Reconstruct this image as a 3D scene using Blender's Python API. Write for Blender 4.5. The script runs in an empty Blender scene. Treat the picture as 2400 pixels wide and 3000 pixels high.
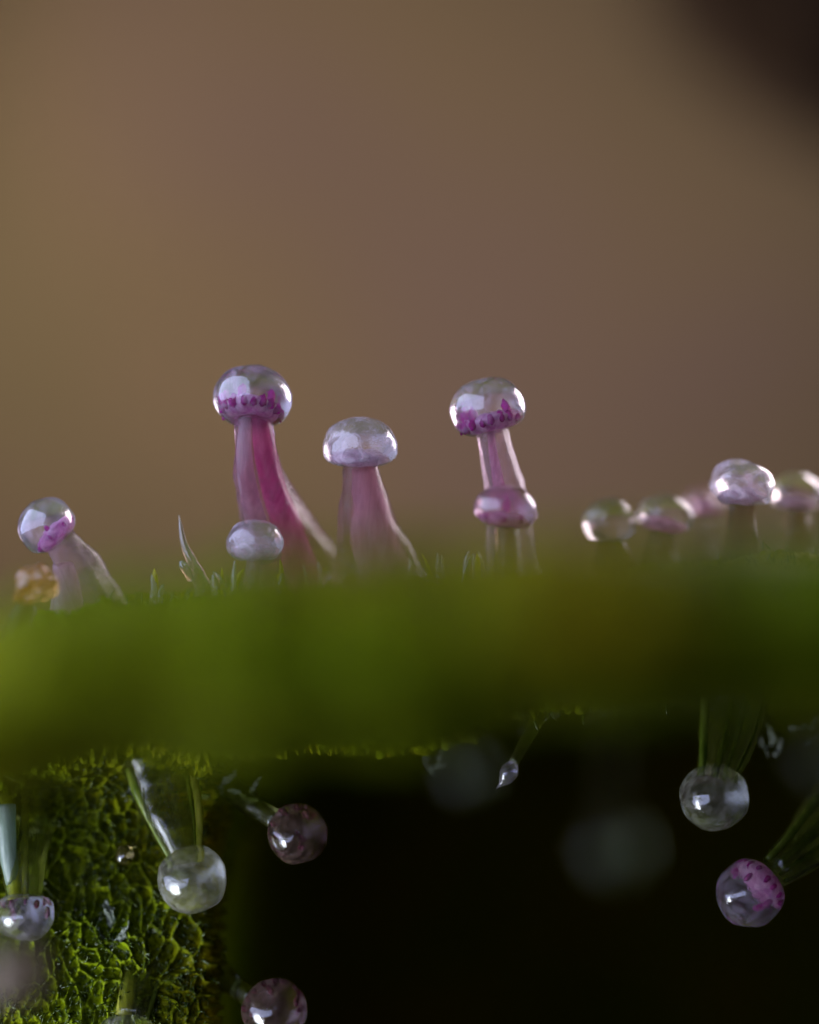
import bpy, bmesh, math, random
import numpy as np
from mathutils import Vector, Matrix, noise as mnoise

random.seed(7)
rng = np.random.default_rng(7)
scene = bpy.context.scene
R = math.radians

# ------------------------------------------------------------------ camera, world, lamps, exposure
D = 8.0                                     # lens to plane of focus (the scene is built 1000:1, a frame 2.4 wide)
cam_d = bpy.data.cameras.new("camera")
cam = bpy.data.objects.new("camera", cam_d)
scene.collection.objects.link(cam)
cam.location = (0, -D, 0)
cam.rotation_euler = (R(90), 0, 0)
cam_d.sensor_fit = 'VERTICAL'
cam_d.sensor_height = 36
cam_d.lens = 36 * D / 3.0
cam_d.clip_start = 0.05
cam_d.clip_end = 200
cam_d.dof.use_dof = True
cam_d.dof.focus_distance = D - 0.05
cam_d.dof.aperture_fstop = (cam_d.lens / 1000) / 0.60
scene.camera = cam

world = bpy.data.worlds.new("World")
scene.world = world
world.use_nodes = True
world.node_tree.nodes["Background"].inputs[0].default_value = (0.55, 0.42, 0.36, 1)
world.node_tree.nodes["Background"].inputs[1].default_value = 0.035

def area(name, loc, target, sx, sy, watts, col, roll=0.0):
    d = bpy.data.lights.new(name, 'AREA')
    d.shape = 'RECTANGLE'; d.size = sx; d.size_y = sy
    d.energy = watts; d.color = col
    o = bpy.data.objects.new(name, d)
    scene.collection.objects.link(o)
    o.location = loc
    q = (Vector(target) - Vector(loc)).to_track_quat('-Z', 'Y')
    o.rotation_euler = (q.to_matrix() @ Matrix.Rotation(roll, 3, 'Z')).to_euler()
    return o

area("softbox_lamp", (-2.95, -1.5, 0.75), (0, 0, 0.25), 7.8, 6.4, 770, (0.56, 0.63, 1.0), R(10))
area("back_lamp", (4.2, 3.0, 1.7), (0, 0, -0.2), 3.6, 3.4, 360, (1.0, 0.84, 0.92), R(-12))
low = area("low_fill", (-2.7, -0.75, -2.1), (-1.35, 0.1, -1.35), 2.0, 2.0, 27, (0.90, 0.97, 1.0))  # added fill, brightens the lower-left leaf wall
low.data.spread = R(48)
sp = bpy.data.lights.new("background_fill", 'SPOT')  # added spot for the backdrop alone, aimed so the upper right falls off
sp.energy = 1560; sp.color = (1.0, 0.87, 0.69); sp.spot_size = R(82); sp.spot_blend = 1.0; sp.shadow_soft_size = 0.6
spo = bpy.data.objects.new("background_fill", sp)
scene.collection.objects.link(spo)
spo.location = (-3.6, 4.6, 2.2)
spo.rotation_euler = (Vector((-0.3, 12, 1.5)) - spo.location).to_track_quat('-Z', 'Y').to_euler()

scene.view_settings.view_transform = 'Standard'
scene.view_settings.look = 'None'
scene.view_settings.exposure = 0.3
scene.view_settings.gamma = 1.0
scene.render.engine = 'CYCLES'
cy = scene.cycles
cy.use_denoising = True
cy.sample_clamp_indirect = 4.0
cy.max_bounces = 14
cy.transmission_bounces = 12
cy.transparent_max_bounces = 12
cy.diffuse_bounces = 3
cy.glossy_bounces = 4

# ------------------------------------------------------------------ helpers
def P(px, py, y=0.0):
    k = (D + y) / D / 1000.0
    return Vector(((px - 1200) * k, y, (1500 - py) * k))

def smooth(e0, e1, v):
    t = np.clip((np.asarray(v, float) - e0) / (e1 - e0), 0, 1)
    return t * t * (3 - 2 * t)

def mesh_from(name, verts, faces, shade=True):
    m = bpy.data.meshes.new(name)
    m.from_pydata([tuple(v) for v in verts], [], faces)
    if shade:
        m.polygons.foreach_set("use_smooth", [True] * len(m.polygons))
    m.update()
    return m

def link(name, mesh, mat=None, parent=None):
    o = bpy.data.objects.new(name, mesh)
    scene.collection.objects.link(o)
    if mat and mesh is not None and not mesh.materials:
        mesh.materials.append(mat)
    if parent:
        o.parent = parent
    return o

def tag(o, label=None, cat=None, group=None, kind=None):
    if label: o["label"] = label
    if cat: o["category"] = cat
    if group: o["group"] = group
    if kind: o["kind"] = kind
    return o

def empty(name, loc):
    o = bpy.data.objects.new(name, None)
    o.empty_display_size = 0.02
    scene.collection.objects.link(o)
    o.location = loc
    return o

def catmull(pts, n):
    pts = np.asarray(pts, float)
    k = len(pts)
    ext = np.vstack([2 * pts[0] - pts[1], pts, 2 * pts[-1] - pts[-2]])
    out = []
    for t in np.linspace(0, k - 1 - 1e-9, n):
        i = int(t); u = t - i
        p0, p1, p2, p3 = ext[i], ext[i + 1], ext[i + 2], ext[i + 3]
        out.append(0.5 * (2 * p1 + (p2 - p0) * u + (2 * p0 - 5 * p1 + 4 * p2 - p3) * u * u
                          + (3 * p1 - p0 - 3 * p2 + p3) * u ** 3))
    return np.array(out)

def tube_mesh(name, pts, origin, n_len=26, seg=24, lobes=0, lobe_amp=0.0, wob=0.0, squash=1.0,
              cap=True, seed=0):
    """pts: (px, py, y, radius_px). A tapering tube through them; local to origin."""
    ctl = []
    for (px, py, y, r) in pts:
        p = P(px, py, y)
        ctl.append((p.x, p.y, p.z, r / 1000.0))
    c = catmull(ctl, n_len)
    verts, faces = [], []
    prev_n = None
    for i in range(n_len):
        a = Vector(c[max(i - 1, 0)][:3]); b = Vector(c[min(i + 1, n_len - 1)][:3])
        t = (b - a).normalized()
        ref = prev_n if prev_n is not None else Vector((0, -1, 0))
        nrm = (ref - t * ref.dot(t))
        if nrm.length < 1e-4:
            nrm = Vector((1, 0, 0)) - t * t.x
        nrm.normalize()
        prev_n = nrm
        bi = t.cross(nrm)
        r = max(c[i][3], 1e-4)
        for s in range(seg):
            ang = 2 * math.pi * s / seg
            k = 1.0
            if lobes:
                k += lobe_amp * (abs(math.sin(ang * lobes / 2.0)) - 0.6)
            d = nrm * math.cos(ang) * squash + bi * math.sin(ang)
            if wob:
                q = Vector(c[i][:3]) * 9 + d * 0.9 + Vector((seed * 3.1, 0, 0))
                k += wob * mnoise.noise(q)
                k += 0.4 * wob * mnoise.noise(q * 3.3)
            v = Vector(c[i][:3]) + d * r * k - origin
            verts.append(v)
    for i in range(n_len - 1):
        for s in range(seg):
            s2 = (s + 1) % seg
            faces.append((i * seg + s, i * seg + s2, (i + 1) * seg + s2, (i + 1) * seg + s))
    if cap:
        faces.append(tuple(range(seg - 1, -1, -1)))
        faces.append(tuple((n_len - 1) * seg + s for s in range(seg)))
    return mesh_from(name, verts, faces)

# ------------------------------------------------------------------ materials
def mat(name):
    m = bpy.data.materials.new(name)
    m.use_nodes = True
    nt = m.node_tree
    nt.nodes.clear()
    out = nt.nodes.new("ShaderNodeOutputMaterial")
    return m, nt, out

def N(nt, kind, **kw):
    n = nt.nodes.new(kind)
    for k, v in kw.items():
        if k in n.inputs:
            n.inputs[k].default_value = v
        else:
            setattr(n, k, v)
    return n

def coords(nt, scale=(1, 1, 1), loc=(0, 0, 0)):
    tc = nt.nodes.new("ShaderNodeTexCoord")
    mp = nt.nodes.new("ShaderNodeMapping")
    mp.inputs["Scale"].default_value = scale
    mp.inputs["Location"].default_value = loc
    nt.links.new(tc.outputs["Object"], mp.inputs["Vector"])
    return mp.outputs["Vector"]

def ramp(nt, src, stops):
    r = nt.nodes.new("ShaderNodeValToRGB")
    e = r.color_ramp.elements
    while len(e) < len(stops):
        e.new(0.5)
    for el, (p, c) in zip(e, stops):
        el.position = p
        el.color = c if len(c) == 4 else (*c, 1)
    nt.links.new(src, r.inputs["Fac"])
    return r.outputs["Color"]

def resin(name, tint, milk=(0.08, 0.38), milk_col=(0.84, 0.77, 0.92), ior=1.36, rough=0.04,
          scale=11.0, bump=0.25, seed=0.0, stretch=(1, 1, 1), spec=1.0, bump_scale=55.0, trans=0.62, tint2=None):
    """clear plant resin: a refracting body with milky wisps in it and a finely creased skin"""
    m, nt, out = mat(name)
    L = nt.links.new
    v = coords(nt, stretch, (seed, seed * 0.7, seed * 1.3))
    n1 = N(nt, "ShaderNodeTexNoise", Scale=scale, Detail=7.0, Roughness=0.66, Distortion=2.2)
    L(v, n1.inputs["Vector"])
    fac = ramp(nt, n1.outputs["Fac"], [(0.44, (milk[0],) * 3), (0.66, (milk[1],) * 3)])
    p = N(nt, "ShaderNodeBsdfPrincipled")
    if tint2:
        n3 = N(nt, "ShaderNodeTexNoise", Scale=scale * 0.6, Detail=3.0, Roughness=0.5)
        L(v, n3.inputs["Vector"])
        L(ramp(nt, n3.outputs["Fac"], [(0.38, tint), (0.62, tint2)]), p.inputs["Base Color"])
    else:
        p.inputs["Base Color"].default_value = (*tint, 1)
    p.inputs["Roughness"].default_value = rough
    p.inputs["IOR"].default_value = ior
    p.inputs["Transmission Weight"].default_value = 1.0
    p.inputs["Coat Weight"].default_value = spec
    p.inputs["Coat IOR"].default_value = 1.5
    p.inputs["Coat Roughness"].default_value = 0.03 if spec > 0.9 else 0.16
    b = N(nt, "ShaderNodeBump", Strength=bump, Distance=0.01)
    n2 = N(nt, "ShaderNodeTexNoise", Scale=bump_scale, Detail=3.0, Roughness=0.55, Distortion=0.8)
    L(v, n2.inputs["Vector"])
    L(n2.outputs["Fac"], b.inputs["Height"])
    L(b.outputs["Normal"], p.inputs["Normal"])
    df = N(nt, "ShaderNodeBsdfDiffuse"); df.inputs["Color"].default_value = (*milk_col, 1)
    tr = N(nt, "ShaderNodeBsdfTranslucent"); tr.inputs["Color"].default_value = (*milk_col, 1)
    mx = N(nt, "ShaderNodeMixShader"); mx.inputs[0].default_value = trans
    L(df.outputs[0], mx.inputs[1]); L(tr.outputs[0], mx.inputs[2])
    mix = N(nt, "ShaderNodeMixShader")
    L(fac, mix.inputs[0]); L(p.outputs[0], mix.inputs[1]); L(mx.outputs[0], mix.inputs[2])
    L(mix.outputs[0], out.inputs["Surface"])
    return m

def fleshy(name, col, col2, rough=0.35, scale=14.0, trans=0.5, stretch=(1, 1, 1), bump=0.3, spec=0.5, clear=0.0):
    """soft pigmented tissue: diffuse plus light passing through"""
    m, nt, out = mat(name)
    L = nt.links.new
    v = coords(nt, stretch)
    n1 = N(nt, "ShaderNodeTexNoise", Scale=scale, Detail=5.0, Roughness=0.6, Distortion=0.6)
    L(v, n1.inputs["Vector"])
    c = ramp(nt, n1.outputs["Fac"], [(0.35, col), (0.65, col2)])
    p = N(nt, "ShaderNodeBsdfPrincipled", Roughness=rough)
    p.inputs["Specular IOR Level"].default_value = spec
    L(c, p.inputs["Base Color"])
    b = N(nt, "ShaderNodeBump", Strength=bump, Distance=0.01)
    n2 = N(nt, "ShaderNodeTexNoise", Scale=scale * 4, Detail=4.0)
    L(v, n2.inputs["Vector"]); L(n2.outputs["Fac"], b.inputs["Height"]); L(b.outputs["Normal"], p.inputs["Normal"])
    tr = N(nt, "ShaderNodeBsdfTranslucent"); L(c, tr.inputs["Color"])
    mix = N(nt, "ShaderNodeMixShader"); mix.inputs[0].default_value = trans
    L(p.outputs[0], mix.inputs[1]); L(tr.outputs[0], mix.inputs[2])
    if clear:
        tp = N(nt, "ShaderNodeBsdfTransparent")
        L(c, tp.inputs["Color"])
        tint = N(nt, "ShaderNodeMix", data_type='RGBA'); tint.inputs[0].default_value = 0.45
        L(c, tint.inputs[6]); tint.inputs[7].default_value = (1, 0.95, 0.97, 1)
        L(tint.outputs[2], tp.inputs["Color"])
        m2 = N(nt, "ShaderNodeMixShader"); m2.inputs[0].default_value = clear
        L(mix.outputs[0], m2.inputs[1]); L(tp.outputs[0], m2.inputs[2])
        mix = m2
    L(mix.outputs[0], out.inputs["Surface"])
    return m

M = {}
M["clear"] = resin("clear_resin", (0.98, 0.93, 1.0), (0.02, 0.28), scale=12, seed=1.0)
M["pearl"] = resin("pearly_resin", (0.98, 0.93, 0.98), (0.08, 0.50), (0.90, 0.83, 0.92), scale=12, seed=2.3)
M["pale_green"] = resin("greenish_resin", (0.93, 0.95, 0.88), (0.03, 0.36), (0.66, 0.64, 0.54), scale=15, seed=3.7)
M["mauve"] = resin("mauve_resin", (0.90, 0.70, 0.84), (0.08, 0.30), (0.56, 0.30, 0.44), scale=9, seed=4.1)
M["plum"] = resin("plum_resin", (0.80, 0.58, 0.62), (0.05, 0.26), (0.34, 0.22, 0.20), scale=12, seed=5.2)
M["grey"] = resin("smoky_resin", (0.88, 0.82, 0.80), (0.04, 0.22), (0.52, 0.44, 0.44), scale=10, seed=6.6, rough=0.14, spec=0.35)
M["amber"] = resin("amber_resin", (0.82, 0.48, 0.18), (0.15, 0.45), (0.55, 0.27, 0.07), scale=16, seed=7.7, bump=0.9)
M["droplet"] = resin("droplet_resin", (0.90, 0.72, 0.30), (0.0, 0.10), (0.5, 0.4, 0.2), scale=16, seed=8.1, bump=0.1)
M["stalk_pink"] = resin("pink_stalk_tissue", (0.94, 0.74, 0.82), (0.06, 0.24), (0.46, 0.29, 0.32), scale=10, seed=1.9,
                        stretch=(2.2, 2.2, 0.35), rough=0.2, bump=0.35, bump_scale=40, ior=1.18, tint2=(0.84, 0.46, 0.62), spec=0.08)
M["stalk_clear"] = resin("clear_stalk_tissue", (0.94, 0.82, 0.88), (0.14, 0.40), (0.50, 0.37, 0.40), scale=10, seed=2.9,
                         stretch=(2.4, 2.4, 0.35), rough=0.12, bump=0.35, bump_scale=40, ior=1.18, tint2=(0.86, 0.66, 0.80), spec=0.15)
M["stalk_green"] = resin("green_stalk_tissue", (0.80, 0.84, 0.40), (0.03, 0.16), (0.22, 0.24, 0.05), scale=11, seed=3.3,
                         stretch=(2.4, 2.4, 0.3), rough=0.15, bump=0.5, bump_scale=40, ior=1.28, spec=0.4, tint2=(0.45, 0.55, 0.12))
M["stalk_brown"] = resin("brown_stalk_tissue", (0.70, 0.54, 0.42), (0.25, 0.50), (0.13, 0.085, 0.05), scale=11, seed=4.3,
                         stretch=(2.4, 2.4, 0.3), rough=0.15, bump=0.4, bump_scale=40, ior=1.18, spec=0.1)
M["magenta"] = fleshy("magenta_cell", (0.34, 0.0, 0.18), (0.50, 0.002, 0.32), rough=0.25, scale=30, trans=0.55)
M["dark_magenta"] = fleshy("wine_cell", (0.06, 0.002, 0.02), (0.13, 0.004, 0.05), rough=0.25, scale=30, trans=0.55)
M["disc"] = fleshy("pink_disc", (0.50, 0.13, 0.36), (0.82, 0.52, 0.68), rough=0.3, scale=34, trans=0.6)
M["disc_pale"] = fleshy("pale_disc", (0.44, 0.28, 0.36), (0.74, 0.62, 0.68), rough=0.3, scale=30, trans=0.6)
M["core"] = fleshy("magenta_core", (0.40, 0.05, 0.22), (0.62, 0.20, 0.40), rough=0.3, scale=12, trans=0.65, clear=0.45, stretch=(2, 2, 0.4))
M["core_pale"] = fleshy("pale_core", (0.42, 0.27, 0.30), (0.62, 0.48, 0.50), rough=0.3, scale=12, trans=0.65, clear=0.5, stretch=(2, 2, 0.4))
M["core_yellow"] = fleshy("yellow_strand", (0.26, 0.28, 0.02), (0.50, 0.48, 0.08), rough=0.25, scale=14, trans=0.6, stretch=(2, 2, 0.4))
M["core_green"] = fleshy("green_strand", (0.08, 0.12, 0.01), (0.18, 0.22, 0.03), rough=0.25, scale=14, trans=0.6, stretch=(2, 2, 0.4))
M["core_blue"] = fleshy("bluish_core", (0.16, 0.22, 0.16), (0.30, 0.36, 0.34), rough=0.3, scale=12, trans=0.6, stretch=(2, 2, 0.4))
M["core_pink"] = fleshy("pink_core", (0.40, 0.12, 0.28), (0.60, 0.40, 0.52), rough=0.3, scale=16, trans=0.7, clear=0.5, stretch=(2, 2, 0.4))
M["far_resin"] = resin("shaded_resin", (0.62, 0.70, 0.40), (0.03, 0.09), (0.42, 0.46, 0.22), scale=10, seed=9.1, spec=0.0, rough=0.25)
M["tan"] = fleshy("tan_withered_tissue", (0.26, 0.19, 0.10), (0.42, 0.32, 0.20), rough=0.5, scale=9, trans=0.4)
M["hair"] = resin("hair_tissue", (0.86, 0.86, 0.62), (0.10, 0.40), (0.55, 0.52, 0.36), scale=18, seed=5.5,
                  stretch=(2, 2, 0.4), rough=0.12, ior=1.33, bump=0.3)
M["hair_yellow"] = fleshy("yellow_hair", (0.34, 0.34, 0.01), (0.55, 0.50, 0.03), rough=0.25, scale=30, trans=0.6)
M["withered"] = fleshy("withered_hair", (0.07, 0.10, 0.05), (0.22, 0.24, 0.20), rough=0.2, scale=40, trans=0.35, bump=0.8, spec=0.8)

def leaf_material():
    m, nt, out = mat("leaf_skin")
    L = nt.links.new
    v = coords(nt)
    n1 = N(nt, "ShaderNodeTexNoise", Scale=1.3, Detail=4.0, Roughness=0.5)
    L(v, n1.inputs["Vector"])
    c = ramp(nt, n1.outputs["Fac"], [(0.34, (0.066, 0.118, 0.0002)), (0.50, (0.118, 0.140, 0.0002)), (0.68, (0.165, 0.120, 0.0004))])
    n2 = N(nt, "ShaderNodeTexNoise", Scale=34.0, Detail=4.0, Roughness=0.6)
    L(v, n2.inputs["Vector"])
    c2 = ramp(nt, n2.outputs["Fac"], [(0.35, (0.45, 0.5, 0.4)), (0.7, (1.5, 1.45, 1.2))])
    mul = N(nt, "ShaderNodeMix", data_type='RGBA', blend_type='MULTIPLY')
    mul.inputs[0].default_value = 1.0
    L(c, mul.inputs[6]); L(c2, mul.inputs[7])
    aw = N(nt, "ShaderNodeAttribute"); aw.attribute_name = "cell_wall"
    wall = N(nt, "ShaderNodeMix", data_type='RGBA')
    wc = N(nt, "ShaderNodeMath", operation='MULTIPLY'); wc.inputs[1].default_value = 0.55
    wc.use_clamp = True
    L(aw.outputs["Fac"], wc.inputs[0]); L(wc.outputs[0], wall.inputs[0])
    L(mul.outputs[2], wall.inputs[6]); wall.inputs[7].default_value = (0.125, 0.16, 0.008, 1)
    mul = wall
    p = N(nt, "ShaderNodeBsdfPrincipled", Roughness=0.36)
    p.inputs["Specular IOR Level"].default_value = 0.02
    L(mul.outputs[2], p.inputs["Base Color"])
    vo = N(nt, "ShaderNodeTexVoronoi", Scale=42.0, feature='DISTANCE_TO_EDGE')
    L(v, vo.inputs["Vector"])
    b = N(nt, "ShaderNodeBump", Strength=0.6, Distance=0.012)
    L(vo.outputs["Distance"], b.inputs["Height"])
    L(b.outputs["Normal"], p.inputs["Normal"])
    tr = N(nt, "ShaderNodeBsdfTranslucent")
    L(mul.outputs[2], tr.inputs["Color"])
    mix = N(nt, "ShaderNodeMixShader"); mix.inputs[0].default_value = 0.14
    L(p.outputs[0], mix.inputs[1]); L(tr.outputs[0], mix.inputs[2])
    L(mix.outputs[0], out.inputs["Surface"])
    return m
M["leaf"] = leaf_material()
M["fuzz"] = fleshy("leaf_fuzz", (0.02, 0.045, 0.003), (0.075, 0.10, 0.010), rough=0.2, scale=20, trans=0.4, spec=0.7)

def background_material():
    m, nt, out = mat("background_brown")
    L = nt.links.new
    v = coords(nt, (1, 1, 1), (5.8, 0, 6.4))
    n1 = N(nt, "ShaderNodeTexNoise", Scale=0.24, Detail=2.0, Roughness=0.5, Distortion=0.3)
    L(v, n1.inputs["Vector"])
    c = ramp(nt, n1.outputs["Fac"], [(0.34, (0.180, 0.136, 0.074)), (0.48, (0.208, 0.146, 0.088)), (0.64, (0.200, 0.136, 0.106))])
    d = N(nt, "ShaderNodeBsdfDiffuse")
    L(c, d.inputs["Color"])
    L(d.outputs[0], out.inputs["Surface"])
    return m
M["background"] = background_material()
M["corner_shade_brown"] = fleshy("corner_shade_brown", (0.085, 0.056, 0.036), (0.11, 0.072, 0.046), rough=0.8, scale=1.5, trans=0.1, spec=0.1)  # middle tone, softens the step into the added dark corner
M["corner_shade"] = fleshy("corner_shade", (0.030, 0.017, 0.009), (0.05, 0.028, 0.014), rough=0.8, scale=1.5, trans=0.1, spec=0.1)  # dark tone of the sheet added as shade in the backdrop corner

# ------------------------------------------------------------------ background
def build_background():
    nx, nz = 60, 50
    verts, faces = [], []
    for j in range(nz):
        for i in range(nx):
            x = -14 + 28 * i / (nx - 1)
            z = -9 + 20 * j / (nz - 1)
            y = 12 - 0.03 * x * x + 0.5 * mnoise.noise(Vector((x * 0.3, 2.0, z * 0.3)))
            verts.append((x, y, z))
    for j in range(nz - 1):
        for i in range(nx - 1):
            a = j * nx + i
            faces.append((a, a + 1, a + nx + 1, a + nx))
    o = link("background", mesh_from("background", verts, faces), M["background"])
    tag(o, "smooth blurred brown and mauve background far behind the leaf", "background", kind="structure")
build_background()

def build_corner_shade(px, py, depth, size, mt, label):
    """a dark leaf-shaped sheet far behind, added to darken the backdrop corner"""
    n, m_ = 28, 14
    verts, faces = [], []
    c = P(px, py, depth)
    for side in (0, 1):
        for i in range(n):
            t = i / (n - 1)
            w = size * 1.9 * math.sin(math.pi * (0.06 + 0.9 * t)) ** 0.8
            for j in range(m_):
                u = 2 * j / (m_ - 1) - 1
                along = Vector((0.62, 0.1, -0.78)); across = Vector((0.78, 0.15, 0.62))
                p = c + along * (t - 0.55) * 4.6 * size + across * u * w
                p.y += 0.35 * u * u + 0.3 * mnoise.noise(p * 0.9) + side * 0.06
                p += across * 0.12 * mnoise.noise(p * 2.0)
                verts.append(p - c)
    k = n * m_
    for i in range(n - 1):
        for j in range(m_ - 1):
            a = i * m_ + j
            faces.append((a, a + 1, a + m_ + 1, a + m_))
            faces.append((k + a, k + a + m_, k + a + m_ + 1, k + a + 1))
    o = link("corner_shade", mesh_from("corner_shade", verts, faces), M[mt])
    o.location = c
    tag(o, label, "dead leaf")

build_corner_shade(2840, -370, 9.0, 1.0, "corner_shade", "very dark out-of-focus leaf-shaped sheet added as shade in the corner of the background")
build_corner_shade(2750, -240, 10.9, 1.05, "corner_shade_brown", "brown out-of-focus leaf-shaped sheet just behind the very dark one, softening the added corner shade")

# ------------------------------------------------------------------ the leaf
TOP_X = [-2500, -300, 0, 150, 330, 700, 1200, 1700, 2300, 2700, 4800]
TOP_Y = [2150, 1930, 1850, 1795, 1745, 1705, 1690, 1655, 1610, 1590, 1500]
def top_line(px):
    return np.interp(px, TOP_X, TOP_Y)

def voronoi2(u, v, seed):
    """F1 and F2 of a jittered grid, numpy"""
    iu = np.floor(u).astype(int); iv = np.floor(v).astype(int)
    f1 = np.full(u.shape, 9.0); f2 = np.full(u.shape, 9.0)
    for du in (-1, 0, 1):
        for dv in (-1, 0, 1):
            a = iu + du; b = iv + dv
            h = np.sin(a * 127.1 + b * 311.7 + seed) * 43758.5453
            h2 = np.sin(a * 269.5 + b * 183.3 + seed * 1.7) * 22578.1459
            cx = a + (h - np.floor(h)); cy_ = b + (h2 - np.floor(h2))
            d = np.hypot(u - cx, v - cy_)
            f2 = np.where(d < f1, f1, np.minimum(f2, d))
            f1 = np.minimum(f1, d)
    return f1, f2

def build_leaf():
    root = empty("leaf", P(1200, 1800, 0))
    tag(root, "green leaf with a fat blurred edge and pearl-headed glands above and below it", "leaf")
    cols = np.concatenate([np.linspace(-2400, -60, 40, endpoint=False), np.linspace(-60, 1150, 300, endpoint=False),
                           np.linspace(1150, 2460, 130, endpoint=False), np.linspace(2460, 4800, 40)])
    nrow = 520
    left_low = [(0.04, 540), (0.10, 620), (0.12, 710), (0.12, 800), (0.12, 890), (0.10, 980), (0.08, 1070), (0.06, 1160), (0.04, 1250), (0.02, 1400), (0.0, 1900)]
    right_low = [(0.9, 425), (1.9, 440), (3.0, 470), (4.1, 530), (5.2, 640), (6.2, 800), (7.0, 1000), (7.7, 1150), (8.3, 1350), (8.8, 1800), (9.0, 3000)]
    G = np.zeros((len(cols), nrow, 3))
    for i, px in enumerate(cols):
        s = float(smooth(600, 840, px))
        t0 = float(top_line(px))
        sec = [(6, 300), (1.6, 130), (0.5, 48), (0.1, 32), (-0.5, 40), (-1.2, 22), (-2.0, -12), (-2.6, 0), (-2.85, 120)]
        f = 1.0 - 0.14 * float(smooth(1100, 1600, px)) - 0.18 * float(1 - smooth(100, 700, px)) + 0.05 * math.exp(-((px - 930) / 330) ** 2) + 0.03 * math.sin(px * 0.011)
        sec += [(-2.9, 215 * f), (-2.78, 325 * f), (-2.5, 425 * f), (-2.05, 480 * f), (-1.3, 455 * f), (-0.3, 445 * f)]
        low = [(a[0] * (1 - s) + b[0] * s, (a[1] * (1 - s) + b[1] * s) * f) for a, b in zip(left_low, right_low)]
        c = catmull(sec + low, nrow)
        k = (D + c[:, 0]) / D / 1000
        G[i, :, 0] = (px - 1200) * k
        G[i, :, 1] = c[:, 0]
        G[i, :, 2] = (1500 - (t0 + c[:, 1])) * k
    # cell relief on the skin, pushed along the normal
    du = np.gradient(G, axis=0); dv = np.gradient(G, axis=1)
    nr = np.cross(du, dv)
    nr /= np.maximum(np.linalg.norm(nr, axis=2, keepdims=True), 1e-9)
    arc = np.cumsum(np.linalg.norm(np.diff(G, axis=1, prepend=G[:, :1]), axis=2), axis=1)
    X = G[:, :, 0]
    arc = -G[:, :, 2] + 0.75 * G[:, :, 1]
    wx = 0.010 * np.sin(arc * 41 + 9 * X) + 0.012 * np.sin(X * 23 + arc * 17 + 1.3) + 0.02 * np.sin(arc * 7.3 + 2 * np.sin(X * 9))
    wy = 0.010 * np.sin(X * 37 + 11 * arc) + 0.012 * np.sin(arc * 27 - X * 15 + 0.7) + 0.02 * np.sin(X * 6.1 + 2 * np.sin(arc * 8))
    f1, f2 = voronoi2((X + wx) / 0.045, (arc + wy) / 0.052, 3.0)
    edge = np.exp(-((f2 - f1) / 0.16) ** 2)
    e1, e2 = voronoi2((X + wx) / 0.021 + 7, (arc + wy) / 0.024, 5.0)
    edge2 = np.exp(-((e2 - e1) / 0.22) ** 2)
    h = 0.026 * edge + 0.008 * edge2
    g1, g2 = voronoi2(X / 0.16 + 0.3 * np.sin(arc * 11), arc / 0.16, 9.0)
    h += 0.055 * (0.6 - g1)
    h += 0.05 * np.sin(X * 3.1 + 1.2) * np.sin(arc * 2.3) * 0.6
    G = G + nr * h[:, :, None] * np.sign(-nr[:, :, 1:2] + 1e-6) * 1.0
    nc = len(cols)
    o0 = np.array(root.location)
    verts = (G - o0).reshape(-1, 3)
    idx = np.arange(nc * nrow).reshape(nc, nrow)
    faces = np.stack([idx[:-1, :-1], idx[1:, :-1], idx[1:, 1:], idx[:-1, 1:]], axis=-1).reshape(-1, 4)
    me = bpy.data.meshes.new("blade")
    me.from_pydata(verts.tolist(), [], faces.tolist())
    me.polygons.foreach_set("use_smooth", [True] * len(me.polygons))
    me.update()
    at = me.attributes.new("cell_wall", 'FLOAT', 'POINT')
    at.data.foreach_set("value", (edge * 0.8 + edge2 * 0.35).ravel().astype(np.float32))
    link("blade", me, M["leaf"], root)
    return root, cols, G
leaf, LCOLS, LG = build_leaf()

def leaf_point(px, row_y=None, py=None):
    """a point on the blade in column px: nearest screen row py on the underside, or depth row_y on top"""
    i = int(np.argmin(np.abs(LCOLS - px)))
    col = LG[i]
    if row_y is not None:
        top = col[:150]
        return Vector(col[int(np.argmin(np.abs(top[:, 1] - row_y)))])
    k = 1000 * D / (D + col[:, 1])
    rows = 1500 - col[:, 2] * k
    r = np.abs(rows - py); r[:250] = 9e9
    return Vector(col[int(np.argmin(r))])

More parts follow.
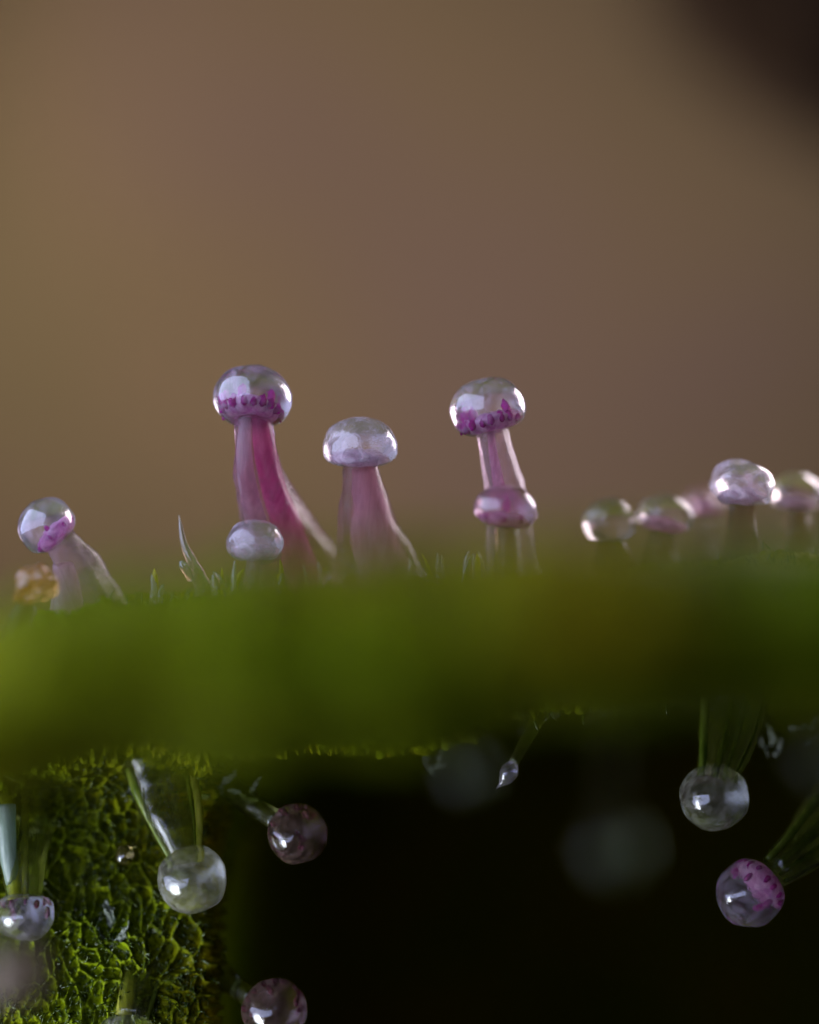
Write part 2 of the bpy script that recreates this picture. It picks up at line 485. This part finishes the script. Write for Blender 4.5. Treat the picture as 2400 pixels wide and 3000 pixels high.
# fine fuzz on the skin: far too many to count
def build_fuzz():
    verts, faces = [], []
    o0 = leaf.location
    def spike(base, d, ln, r, bend):
        d = d.normalized()
        a = d.orthogonal().normalized(); b = d.cross(a)
        s = len(verts)
        for kk in range(4):
            an = math.pi / 2 * kk
            verts.append(base + (a * math.cos(an) + b * math.sin(an)) * r - o0)
        mid = base + d * ln * 0.55
        for kk in range(4):
            an = math.pi / 2 * kk
            verts.append(mid + (a * math.cos(an) + b * math.sin(an)) * r * 0.6 - o0)
        verts.append(base + d * ln + bend - o0)
        for kk in range(4):
            k2 = (kk + 1) % 4
            faces.append((s + kk, s + k2, s + 4 + k2, s + 4 + kk))
            faces.append((s + 4 + kk, s + 4 + k2, s + 8))
    for _ in range(5200):
        px = random.uniform(-80, 1100)
        py = random.uniform(2200, 3080)
        if px > 760 and random.random() < 0.6: continue
        p = leaf_point(px, py=py)
        spike(p, Vector((random.gauss(0, .6), -1, random.gauss(-0.1, .6))), random.uniform(0.012, 0.04),
              random.uniform(0.002, 0.005), Vector((random.gauss(0, .006), 0, random.gauss(0, .006))))
    for _ in range(900):
        px = random.uniform(1500, 2450)
        p = leaf_point(px, py=float(top_line(px)) + random.uniform(370, 450))
        spike(p, Vector((random.gauss(0, .5), -.5, -1)), random.uniform(0.02, 0.05), random.uniform(0.003, 0.006),
              Vector((random.gauss(0, .008), 0, 0)))
    for _ in range(500):
        px = random.uniform(-50, 2450)
        p = leaf_point(px, row_y=random.uniform(-0.25, 0.3))
        spike(p, Vector((random.gauss(0, .5), 0, 1)), random.uniform(0.015, 0.045), random.uniform(0.003, 0.006),
              Vector((random.gauss(0, .008), 0, 0)))
    o = link("fuzz", mesh_from("fuzz", verts, faces), M["fuzz"], leaf)
    tag(o, kind="stuff")
build_fuzz()

# ------------------------------------------------------------------ glandular hairs (stalk + head with its cells)
def head_mesh(name, rx, rt, rb, seed=0, lump=0.03, dimple=0.25, flat=0.8, nu=40, nv=28):
    """head round local Z; rt above, rb below the widest ring; dimpled underneath where the stalk enters"""
    verts, faces = [], []
    for j in range(1, nv):
        th = math.pi * j / nv
        c, s = math.cos(th), math.sin(th)
        r = rx * s ** 0.96
        z = rt * c if c > 0 else -rb * (abs(c) ** flat)
        if c < 0:
            z += dimple * rb * math.exp(-(r / (0.34 * rx)) ** 2)
        for i in range(nu):
            a = 2 * math.pi * i / nu
            d = Vector((s * math.cos(a), s * math.sin(a), c))
            k = 1 + lump * mnoise.noise(d * 1.6 + Vector((seed * 5.3, seed, 0))) * 2
            verts.append(Vector((r * math.cos(a) * k, r * math.sin(a) * k, z * k)))
    top = len(verts); verts.append(Vector((0, 0, rt)))
    bot = len(verts); verts.append(Vector((0, 0, -rb * (1 - dimple))))
    for j in range(nv - 2):
        for i in range(nu):
            i2 = (i + 1) % nu
            faces.append((j * nu + i, (j + 1) * nu + i, (j + 1) * nu + i2, j * nu + i2))
    for i in range(nu):
        i2 = (i + 1) % nu
        faces.append((top, i, i2))
        faces.append((bot, (nv - 2) * nu + i2, (nv - 2) * nu + i))
    return mesh_from(name, verts, faces)

def cell_mesh(name):
    bm = bmesh.new()
    bmesh.ops.create_icosphere(bm, subdivisions=1, radius=1.0)
    for f in bm.faces: f.smooth = True
    me = bpy.data.meshes.new(name); bm.to_mesh(me); bm.free()
    return me
CELL = cell_mesh("secretory_cell"); CELL.materials.append(M["magenta"])
CELL_DARK = cell_mesh("wine_secretory_cell"); CELL_DARK.materials.append(M["dark_magenta"])

def trichome(label, head, stalk, head_mat="clear", stalk_mat="stalk_clear", cells=0, cell=None, disc=None,
             core=None, group=None, name="gland_hair", lump=0.03, dimple=0.25, flat=0.8, lobes=6, lobe_amp=0.10,
             seed=0, wob=0.16, cell_size=1.0, squash=1.0, strands=()):
    """head: px, py, y, rx, r_top, r_bottom (px), lean (deg, turn in the picture), nod (deg, underside to the lens)
    stalk: (px, py, y, r_px) from base to head"""
    base = P(*stalk[0][:3])
    root = empty(name, base)
    tag(root, label, "plant gland", group)
    st = link("stalk", tube_mesh("stalk", stalk, base, lobes=lobes, lobe_amp=lobe_amp, wob=wob, seed=seed, squash=squash),
              M[stalk_mat], root)
    for (cpts, cm) in (core or []):
        link("core_strand", tube_mesh("core_strand", cpts, base, n_len=18, seg=12, wob=0.15, seed=seed + 1), M[cm], st)
    for (off, r_px, cm) in strands:  # inner tubes; those along the edges stand in for a clear stalk's bright rims
        pts = []
        for i in range(len(stalk)):
            a = stalk[max(i - 1, 0)]; b = stalk[min(i + 1, len(stalk) - 1)]
            dx, dy = b[0] - a[0], b[1] - a[1]
            ll = math.hypot(dx, dy) or 1
            q = stalk[i]
            pts.append((q[0] + dy / ll * off * q[3], q[1] - dx / ll * off * q[3], q[2] - 0.4 * q[3] / 1000, r_px * (0.5 + q[3] / stalk[0][3])))
        link("core_strand", tube_mesh("core_strand", pts, base, n_len=18, seg=10, wob=0.3, seed=seed + int(off * 10)), M[cm], st)
    px, py, y, rx, rt, rb, lean, nod = head
    k = 1 / 1000.0
    hm = head_mesh("head", rx * k, rt * k, rb * k, seed=seed, lump=lump, dimple=dimple, flat=flat)
    ho = link("head", hm, M[head_mat], root)
    ho.location = P(px, py, y) - base
    ho.rotation_euler = (Matrix.Rotation(R(lean), 3, 'Y') @ Matrix.Rotation(R(-nod), 3, 'X')).to_euler()
    if disc:
        dm = head_mesh("secretory_disc", rx * k * 0.68, rt * k * 0.30, rb * k * 0.42, seed=seed + 2, lump=0.08, nu=24, nv=14, dimple=0.3)
        do = link("secretory_disc", dm, M[disc], ho)
        do.location = (0, 0, -rb * k * 0.42)
    rr = random.Random(seed + 11)
    for c in range(cells):
        n_out = round(cells * 0.78)
        ring = 0 if c < n_out else 1
        n = n_out if ring == 0 else cells - n_out
        a = 2 * math.pi * (c + 0.5 * ring) / n + rr.uniform(-.07, .07)
        rad = rx * k * (0.675 if ring == 0 else 0.56) * rr.uniform(0.94, 1.04)
        z = -rb * k * (0.46 if ring == 0 else 0.14) + rr.uniform(-.004, .004)
        o = link("secretory_cell", cell or CELL, None, ho)
        o.location = (rad * math.cos(a), rad * math.sin(a), z)
        o.rotation_euler = (0, R(-35 if ring == 0 else -10), a)
        s = rx * k * cell_size * rr.uniform(0.95, 1.35)
        o.scale = (s * 0.085, s * 0.072, s * 0.145)
    return root

UP = "glands standing on the leaf edge"
DOWN = "glands hanging under the leaf"

trichome("tallest gland, clear domed head ringed by magenta cells on a thick purple stalk",
         (740, 1163, 0, 116, 90, 84, 4, 20),
         [(900, 1745, 0.20, 150), (868, 1660, 0.18, 122), (806, 1540, 0.15, 98), (770, 1430, 0.06, 76), (752, 1330, 0, 62), (744, 1240, 0, 53), (742, 1205, 0.0, 50)],
         "clear", "stalk_pink", cell_size=1.35, cells=22, disc="disc", group=UP, seed=1, lobes=5, lobe_amp=0.16,
         core=[([(905, 1740, 0.2, 50), (842, 1560, 0.14, 42), (796, 1430, 0.06, 34), (768, 1320, 0.02, 26), (756, 1225, 0.0, 22)], "core"),
               ([(790, 1640, 0.12, 40), (744, 1500, 0.06, 30), (722, 1400, -0.0, 26), (716, 1300, -0.03, 22), (718, 1225, -0.02, 18)], "core_pale")])
trichome("small pearly gland with a thin short stalk, before the foot of the tallest gland",
         (747, 1588, -0.07, 83, 66, 62, 0, -2),
         [(738, 1760, -0.07, 34), (738, 1720, -0.07, 28), (742, 1660, -0.07, 22), (746, 1630, -0.07, 20)],
         "pearl", "stalk_clear", cells=0, disc="disc_pale", group=UP, seed=2)
trichome("white domed gland without spots on a broad pink cone-shaped stalk",
         (1055, 1306, 0, 110, 84, 70, 0, -4),
         [(1120, 1740, 0.12, 165), (1105, 1650, 0.1, 128), (1078, 1540, 0.06, 90), (1062, 1440, 0.02, 66), (1057, 1370, 0, 52), (1056, 1345, 0, 48)],
         "pearl", "stalk_pink", disc="disc_pale", group=UP, seed=3, lobes=4, lobe_amp=0.08,
         core=[([(1130, 1700, 0.1, 80), (1095, 1560, 0.06, 56), (1072, 1440, 0.03, 38), (1062, 1370, 0.02, 28)], "core_pale")])
trichome("clear gland with a pink spotted underside, tilted head, on a striped clear stalk",
         (1428, 1196, 0.02, 112, 90, 84, -13, 3),
         [(1506, 1760, 0.14, 92), (1500, 1650, 0.13, 76), (1492, 1540, 0.1, 66), (1478, 1430, 0.06, 58), (1458, 1340, 0.03, 50), (1442, 1275, 0.02, 46), (1436, 1250, 0.02, 44)],
         "clear", "stalk_clear", cell_size=1.3, cells=20, disc="disc", group=UP, seed=4, lobes=5, lobe_amp=0.14,
         core=[([(1480, 1560, 0.08, 26), (1462, 1420, 0.03, 16), (1446, 1330, 0.01, 12), (1438, 1260, 0.0, 10)], "core_pink")])
trichome("low magenta-tinted gland in front of the striped clear stalk",
         (1482, 1488, -0.20, 91, 66, 62, 6, 4),
         [(1486, 1720, -0.25, 44), (1488, 1640, -0.22, 36), (1486, 1560, -0.20, 32), (1484, 1530, -0.20, 30)],
         "mauve", "stalk_brown", cells=10, disc="disc", group=UP, seed=5)
trichome("shiny lilac gland tipped over sideways on a bent pale stalk beside the amber shrivelled one",
         (136, 1540, -0.05, 86, 78, 72, -46, 0),
         [(285, 1840, 0.05, 100), (262, 1740, 0.03, 84), (226, 1660, 0.0, 68), (190, 1605, -0.03, 54), (165, 1575, -0.04, 44)],
         "clear", "stalk_clear", cells=9, disc="disc", group=UP, seed=6, cell_size=0.9,
         core=[([(200, 1840, 0.0, 60), (196, 1730, 0.0, 46), (184, 1650, -0.02, 30)], "core_pale")])
trichome("clear smoky ball gland with a loose pale skin, overlapped by a pinkish smoky one",
         (1785, 1532, 0.28, 80, 76, 74, -8, 8),
         [(1800, 1700, 0.32, 70), (1796, 1640, 0.3, 56), (1790, 1590, 0.29, 40)],
         "grey", "stalk_brown", disc=None, group=UP, seed=7)
trichome("pinkish smoky gland overlapping the clear smoky ball",
         (1948, 1515, 0.32, 86, 72, 60, 8, 0),
         [(1930, 1700, 0.34, 60), (1936, 1620, 0.33, 44), (1944, 1560, 0.32, 34)],
         "grey", "stalk_brown", disc="disc", group=UP, seed=8)
trichome("soft blurred reddish gland half hidden between the smoky and the lumpy glands",
         (2065, 1478, 1.1, 62, 52, 50, 0, 0),
         [(2070, 1680, 1.1, 40), (2068, 1600, 1.1, 30), (2066, 1510, 1.1, 24)],
         "mauve", "stalk_brown", disc="disc", group=UP, seed=9)
trichome("lumpy peaked pale gland on splayed brown legs of stalk",
         (2176, 1425, 0.1, 94, 78, 62, 6, 0),
         [(2168, 1680, 0.15, 60), (2170, 1600, 0.13, 48), (2172, 1520, 0.11, 42), (2174, 1475, 0.1, 40)],
         "pearl", "stalk_brown", disc="disc_pale", group=UP, seed=10, lump=0.10, lobes=4, lobe_amp=0.3)
trichome("dull greyish gland beside the lumpy peaked one",
         (2334, 1448, 0.40, 84, 68, 60, 8, 0),
         [(2340, 1660, 0.42, 56), (2340, 1590, 0.41, 44), (2338, 1500, 0.4, 38)],
         "grey", "stalk_brown", disc="disc_pale", group=UP, seed=11, lump=0.07)
trichome("amber shrivelled gland crumpled beside the tipped lilac one",
         (100, 1712, -0.30, 62, 52, 50, -20, 10),
         [(40, 1880, -0.30, 44), (55, 1820, -0.3, 36), (80, 1760, -0.3, 28)],
         "amber", "stalk_brown", group=UP, seed=12, lump=0.22, name="shrivelled_gland_hair")

# hanging glands
trichome("gland with a plum-topped clear head hanging from a pair of bright stalk bands",
         (72, 2684, -0.05, 88, 74, 72, 180, -10),
         [(66, 2330, 0.12, 100), (64, 2420, 0.06, 84), (66, 2520, 0.0, 66), (70, 2610, -0.04, 50), (72, 2640, -0.05, 46)],
         "clear", "stalk_green", strands=[(-0.5, 20, "core_yellow"), (0.1, 8, "core_yellow"), (-0.85, 6, "core_green")], cells=14, cell=CELL_DARK, group=DOWN, seed=13, lobes=5, lobe_amp=0.22,
         core=[([(10, 2360, -0.02, 36), (20, 2460, -0.04, 30), (40, 2590, -0.05, 20)], "core_blue")])
trichome("large pale milky gland with a dent, hanging before the green leaf wall",
         (565, 2577, -0.05, 101, 94, 92, 152, -48),
         [(470, 2230, 0.10, 112), (490, 2320, 0.06, 98), (520, 2420, 0.02, 78), (540, 2500, -0.02, 52), (548, 2540, -0.03, 40)],
         "pale_green", "stalk_green", strands=[(0.85, 9, "core_yellow"), (0.6, 5, "core_green"), (-0.8, 12, "core_green")], group=DOWN, seed=14, dimple=0.3)
trichome("brownish plum gland with dark blotches on a pale crumpled stalk",
         (872, 2443, -0.02, 88, 88, 84, 122, -40),
         [(650, 2280, 0.22, 44), (700, 2320, 0.15, 36), (760, 2370, 0.06, 30), (810, 2405, 0.0, 28)],
         "plum", "stalk_green", cells=12, cell=CELL_DARK, group=DOWN, seed=15, cell_size=1.2, wob=0.4)
trichome("wine-spotted gland hanging below the brownish plum one",
         (806, 2962, -0.02, 94, 86, 86, 125, -60),
         [(640, 2850, 0.2, 40), (690, 2890, 0.1, 32), (740, 2925, 0.03, 28)],
         "plum", "stalk_green", cells=18, cell=CELL_DARK, group=DOWN, seed=16, cell_size=1.1)
trichome("grey gland of which only the crown shows, under a wide yellow-green stalk",
         (372, 3045, -0.05, 88, 78, 76, 180, -20),
         [(420, 2740, 0.15, 70), (418, 2820, 0.1, 66), (405, 2900, 0.03, 58), (388, 2985, -0.03, 46)],
         "pale_green", "stalk_green", strands=[(0.85, 7, "core_green"), (-0.55, 20, "core_yellow"), (-0.1, 6, "core_green")], group=DOWN, seed=17, lobes=5, lobe_amp=0.2)
trichome("round white gland hanging from ribbon-like dark green stalk",
         (2094, 2337, -0.02, 102, 93, 92, 180, -42),
         [(2160, 1960, 0.10, 110), (2148, 2060, 0.08, 96), (2130, 2160, 0.05, 80), (2108, 2250, 0.0, 58), (2100, 2290, -0.01, 46)],
         "pale_green", "stalk_green", strands=[(0.85, 6, "core_green"), (0.35, 5, "core_green"), (-0.1, 8, "core_green"), (-0.85, 12, "core_green")], group=DOWN, seed=18, lobes=5, lobe_amp=0.3)
trichome("dark clear hanging gland with a magenta spotted cheek on a slanting green stalk",
         (2197, 2617, -0.02, 98, 100, 96, 232, -14),
         [(2520, 2350, 0.25, 110), (2430, 2420, 0.15, 90), (2350, 2490, 0.06, 66), (2275, 2550, 0.0, 48)],
         "clear", "stalk_green", strands=[(0.85, 9, "core_green"), (0.3, 6, "core_green"), (-0.2, 8, "core_green"), (-0.85, 10, "core_green")], cells=18, disc="disc", group=DOWN, seed=19, lobes=5, lobe_amp=0.3)
trichome("blurred tan withered gland before the bright leaf wall, under the plum-topped clear head",
         (40, 2850, -1.5, 84, 70, 66, 160, 10),
         [(-160, 2560, -0.6, 40), (-90, 2660, -1.0, 34), (10, 2790, -1.45, 28)],
         "tan", "stalk_green", group=None, seed=21, lump=0.22, name="shrivelled_gland_hair")
# blurred ones nearer the lens
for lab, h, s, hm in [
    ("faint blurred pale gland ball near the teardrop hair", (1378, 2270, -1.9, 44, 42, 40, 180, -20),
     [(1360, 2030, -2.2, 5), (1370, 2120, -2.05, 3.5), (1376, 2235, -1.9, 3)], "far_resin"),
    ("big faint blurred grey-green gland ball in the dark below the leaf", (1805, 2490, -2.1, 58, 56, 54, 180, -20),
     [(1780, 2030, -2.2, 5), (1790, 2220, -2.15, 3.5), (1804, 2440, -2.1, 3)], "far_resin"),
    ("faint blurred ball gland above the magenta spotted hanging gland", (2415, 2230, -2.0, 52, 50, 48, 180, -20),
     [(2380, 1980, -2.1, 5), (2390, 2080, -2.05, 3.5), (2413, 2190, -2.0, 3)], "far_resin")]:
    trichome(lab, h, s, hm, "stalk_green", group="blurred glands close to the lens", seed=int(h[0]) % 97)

# the teardrop hair, the pointed hair, the droplet
def teardrop():
    base = P(1592, 2010, 0.15)
    root = empty("teardrop_hair", base)
    tag(root, "thin clear hair hanging down and ending in a pointed teardrop", "plant hair")
    link("stalk", tube_mesh("stalk", [(1600, 2000, 0.3, 34), (1580, 2080, 0.15, 26), (1545, 2160, 0.05, 20), (1505, 2235, 0.0, 14)],
                            base, lobes=4, lobe_amp=0.2, wob=0.1), M["stalk_green"], root)
    link("drop", tube_mesh("drop", [(1506, 2232, 0, 10), (1500, 2244, 0, 21), (1491, 2262, 0, 27), (1480, 2282, 0, 21), (1468, 2297, 0, 8), (1458, 2306, 0, 3), (1454, 2312, 0, 1)],
                           base, n_len=30), M["clear"], root)
teardrop()

def pointed_hair():
    base = P(600, 1735, 0.0)
    root = empty("pointed_hair", base)
    tag(root, "slender curved pointed hair rising alone from the leaf edge", "plant hair")
    link("shaft", tube_mesh("shaft", [(606, 1760, 0.02, 30), (592, 1705, 0.0, 25), (565, 1650, -0.02, 16), (543, 1605, -0.02, 11),
                                      (533, 1565, -0.02, 8), (528, 1530, -0.02, 4), (524, 1508, -0.02, 0.6)], base, wob=0.15), M["hair"], root)
    link("collar", tube_mesh("collar", [(560, 1700, -0.05, 10), (548, 1672, -0.06, 14), (536, 1655, -0.06, 12), (530, 1642, -0.06, 3)],
                             base, wob=0.4, seed=4), M["hair"], root)
pointed_hair()

def droplet():
    p = leaf_point(365, py=2506)
    q = P(365, 2506, p.y - 0.055)
    o = link("resin_droplet", head_mesh("resin_droplet", 0.0275, 0.032, 0.031, seed=3, lump=0.05, nu=28, nv=18, dimple=0.1), M["droplet"])
    o.location = q
    o.rotation_euler = (0, R(15), 0)
    tag(o, "tiny amber droplet clinging to the dark green leaf wall", "droplet")
droplet()

# ------------------------------------------------------------------ hairs and withered flakes that belong to the leaf
def leaf_hairs():
    spots = []
    rr = random.Random(5)
    for (x0, x1, n) in [(410, 470, 5), (620, 690, 7), (810, 845, 3), (1270, 1320, 4), (1345, 1420, 6), (900, 1250, 3)]:
        for _ in range(n):
            spots.append(rr.uniform(x0, x1))
    for i, px in enumerate(spots):
        t = float(top_line(px))
        y = rr.uniform(-0.12, 0.05)
        h = rr.uniform(2, 60) ** 1.0
        w = rr.uniform(5, 11)
        dx = rr.gauss(0, 18)
        mt = M["hair_yellow"] if rr.random() < 0.35 else M["hair"]
        pts = [(px, t + 45, y, w), (px + dx * 0.2, t + 10, y, w), (px + dx * 0.6, t - 10 - h * 0.5, y, w * 0.8), (px + dx, t - 14 - h * 0.9, y, 1.0)]
        link("hair", tube_mesh("hair", pts, leaf.location, n_len=9, seg=8, wob=0.4, seed=i), mt, leaf)
leaf_hairs()

def flake(px, py, y, ln, w, ang, seed):
    """a withered ribbon of hair, crumpled"""
    rr = random.Random(seed)
    n, mcols = 22, 8
    verts, faces = [], []
    c = P(px, py, y)
    d = Vector((math.cos(R(ang)), rr.uniform(-.3, .3), math.sin(R(ang))))
    s = Vector((-d.z, rr.uniform(-.5, .5), d.x)).normalized()
    w *= 0.9
    for side in (1, -1):
        for i in range(n):
            t = i / (n - 1)
            prof = math.sin(math.pi * min(t * 0.9 + 0.08, 1.0)) ** 0.7 * (1.15 - 0.6 * t)
            rag = 0.75 + 0.5 * mnoise.noise(Vector((t * 7, seed * 2.7, 0)))
            ww = w * prof * rag
            for j in range(mcols):
                u = j / (mcols - 1) - 0.5
                p = c + d * (t - 0.5) * ln / 1000 + s * u * ww / 1000
                for fr, am in ((20, 0.6), (55, 0.35), (110, 0.18)):
                    q = p * fr + Vector((seed * 1.7, 0, 0))
                    p = p + Vector((mnoise.noise(q), 1.6 * mnoise.noise(q + Vector((9, 0, 0))), mnoise.noise(q + Vector((0, 9, 0))))) * w / 1000 * am
                p.y -= side * 0.002 * (1 - (2 * u) ** 2)
                verts.append(p - leaf.location)
    k = n * mcols
    for i in range(n - 1):
        for j in range(mcols - 1):
            a = i * mcols + j
            faces.append((a, a + 1, a + mcols + 1, a + mcols))
            faces.append((k + a, k + a + mcols, k + a + mcols + 1, k + a + 1))
    link("withered_hair", mesh_from("withered_hair", verts, faces), M["withered"], leaf)

k = 0
for (px, py, y, ln, w, ang) in [
    (322, 2690, .05, 130, 34, 100), (290, 2730, .05, 110, 28, 80), (350, 2740, .03, 100, 34, 60), (330, 2790, .05, 70, 30, 120), (275, 2790, .05, 60, 26, 95),
    (410, 2280, .1, 90, 40, 70), (385, 2310, .1, 70, 34, 20), (660, 2300, .1, 90, 34, 60), (720, 2335, .08, 100, 26, -25), (745, 2300, .1, 70, 24, 50),
    (1250, 2210, .25, 60, 20, 80), (1262, 2255, .25, 50, 14, 120), (1295, 2215, .25, 60, 22, 70), (1290, 2245, .25, 50, 20, 10),
    (1580, 2035, .1, 50, 24, 90), (1060, 2130, .3, 60, 26, 95), (690, 2890, .1, 60, 30, 80), (640, 2895, .4, 60, 36, 90),
    (2255, 2150, .2, 80, 26, 95), (2285, 2190, .2, 60, 24, 70), (2240, 2190, .2, 60, 22, 110), (2350, 2130, .2, 90, 26, 10), (2385, 2160, .2, 70, 30, 40), (2390, 2110, .2, 50, 24, 60),
    (2070, 2010, .1, 90, 18, 110), (2090, 2065, .05, 60, 26, 80), (2135, 2050, .1, 70, 16, 80), (2040, 1990, .15, 50, 18, 70),
    (175, 2690, .08, 110, 12, 80), (205, 2790, .1, 60, 16, 100), (60, 1840, -.2, 60, 20, 80), (40, 1810, -.2, 50, 20, 100), (290, 1760, -.1, 50, 18, 60)]:
    k += 1
    flake(px, py, y, ln, w, ang, k)
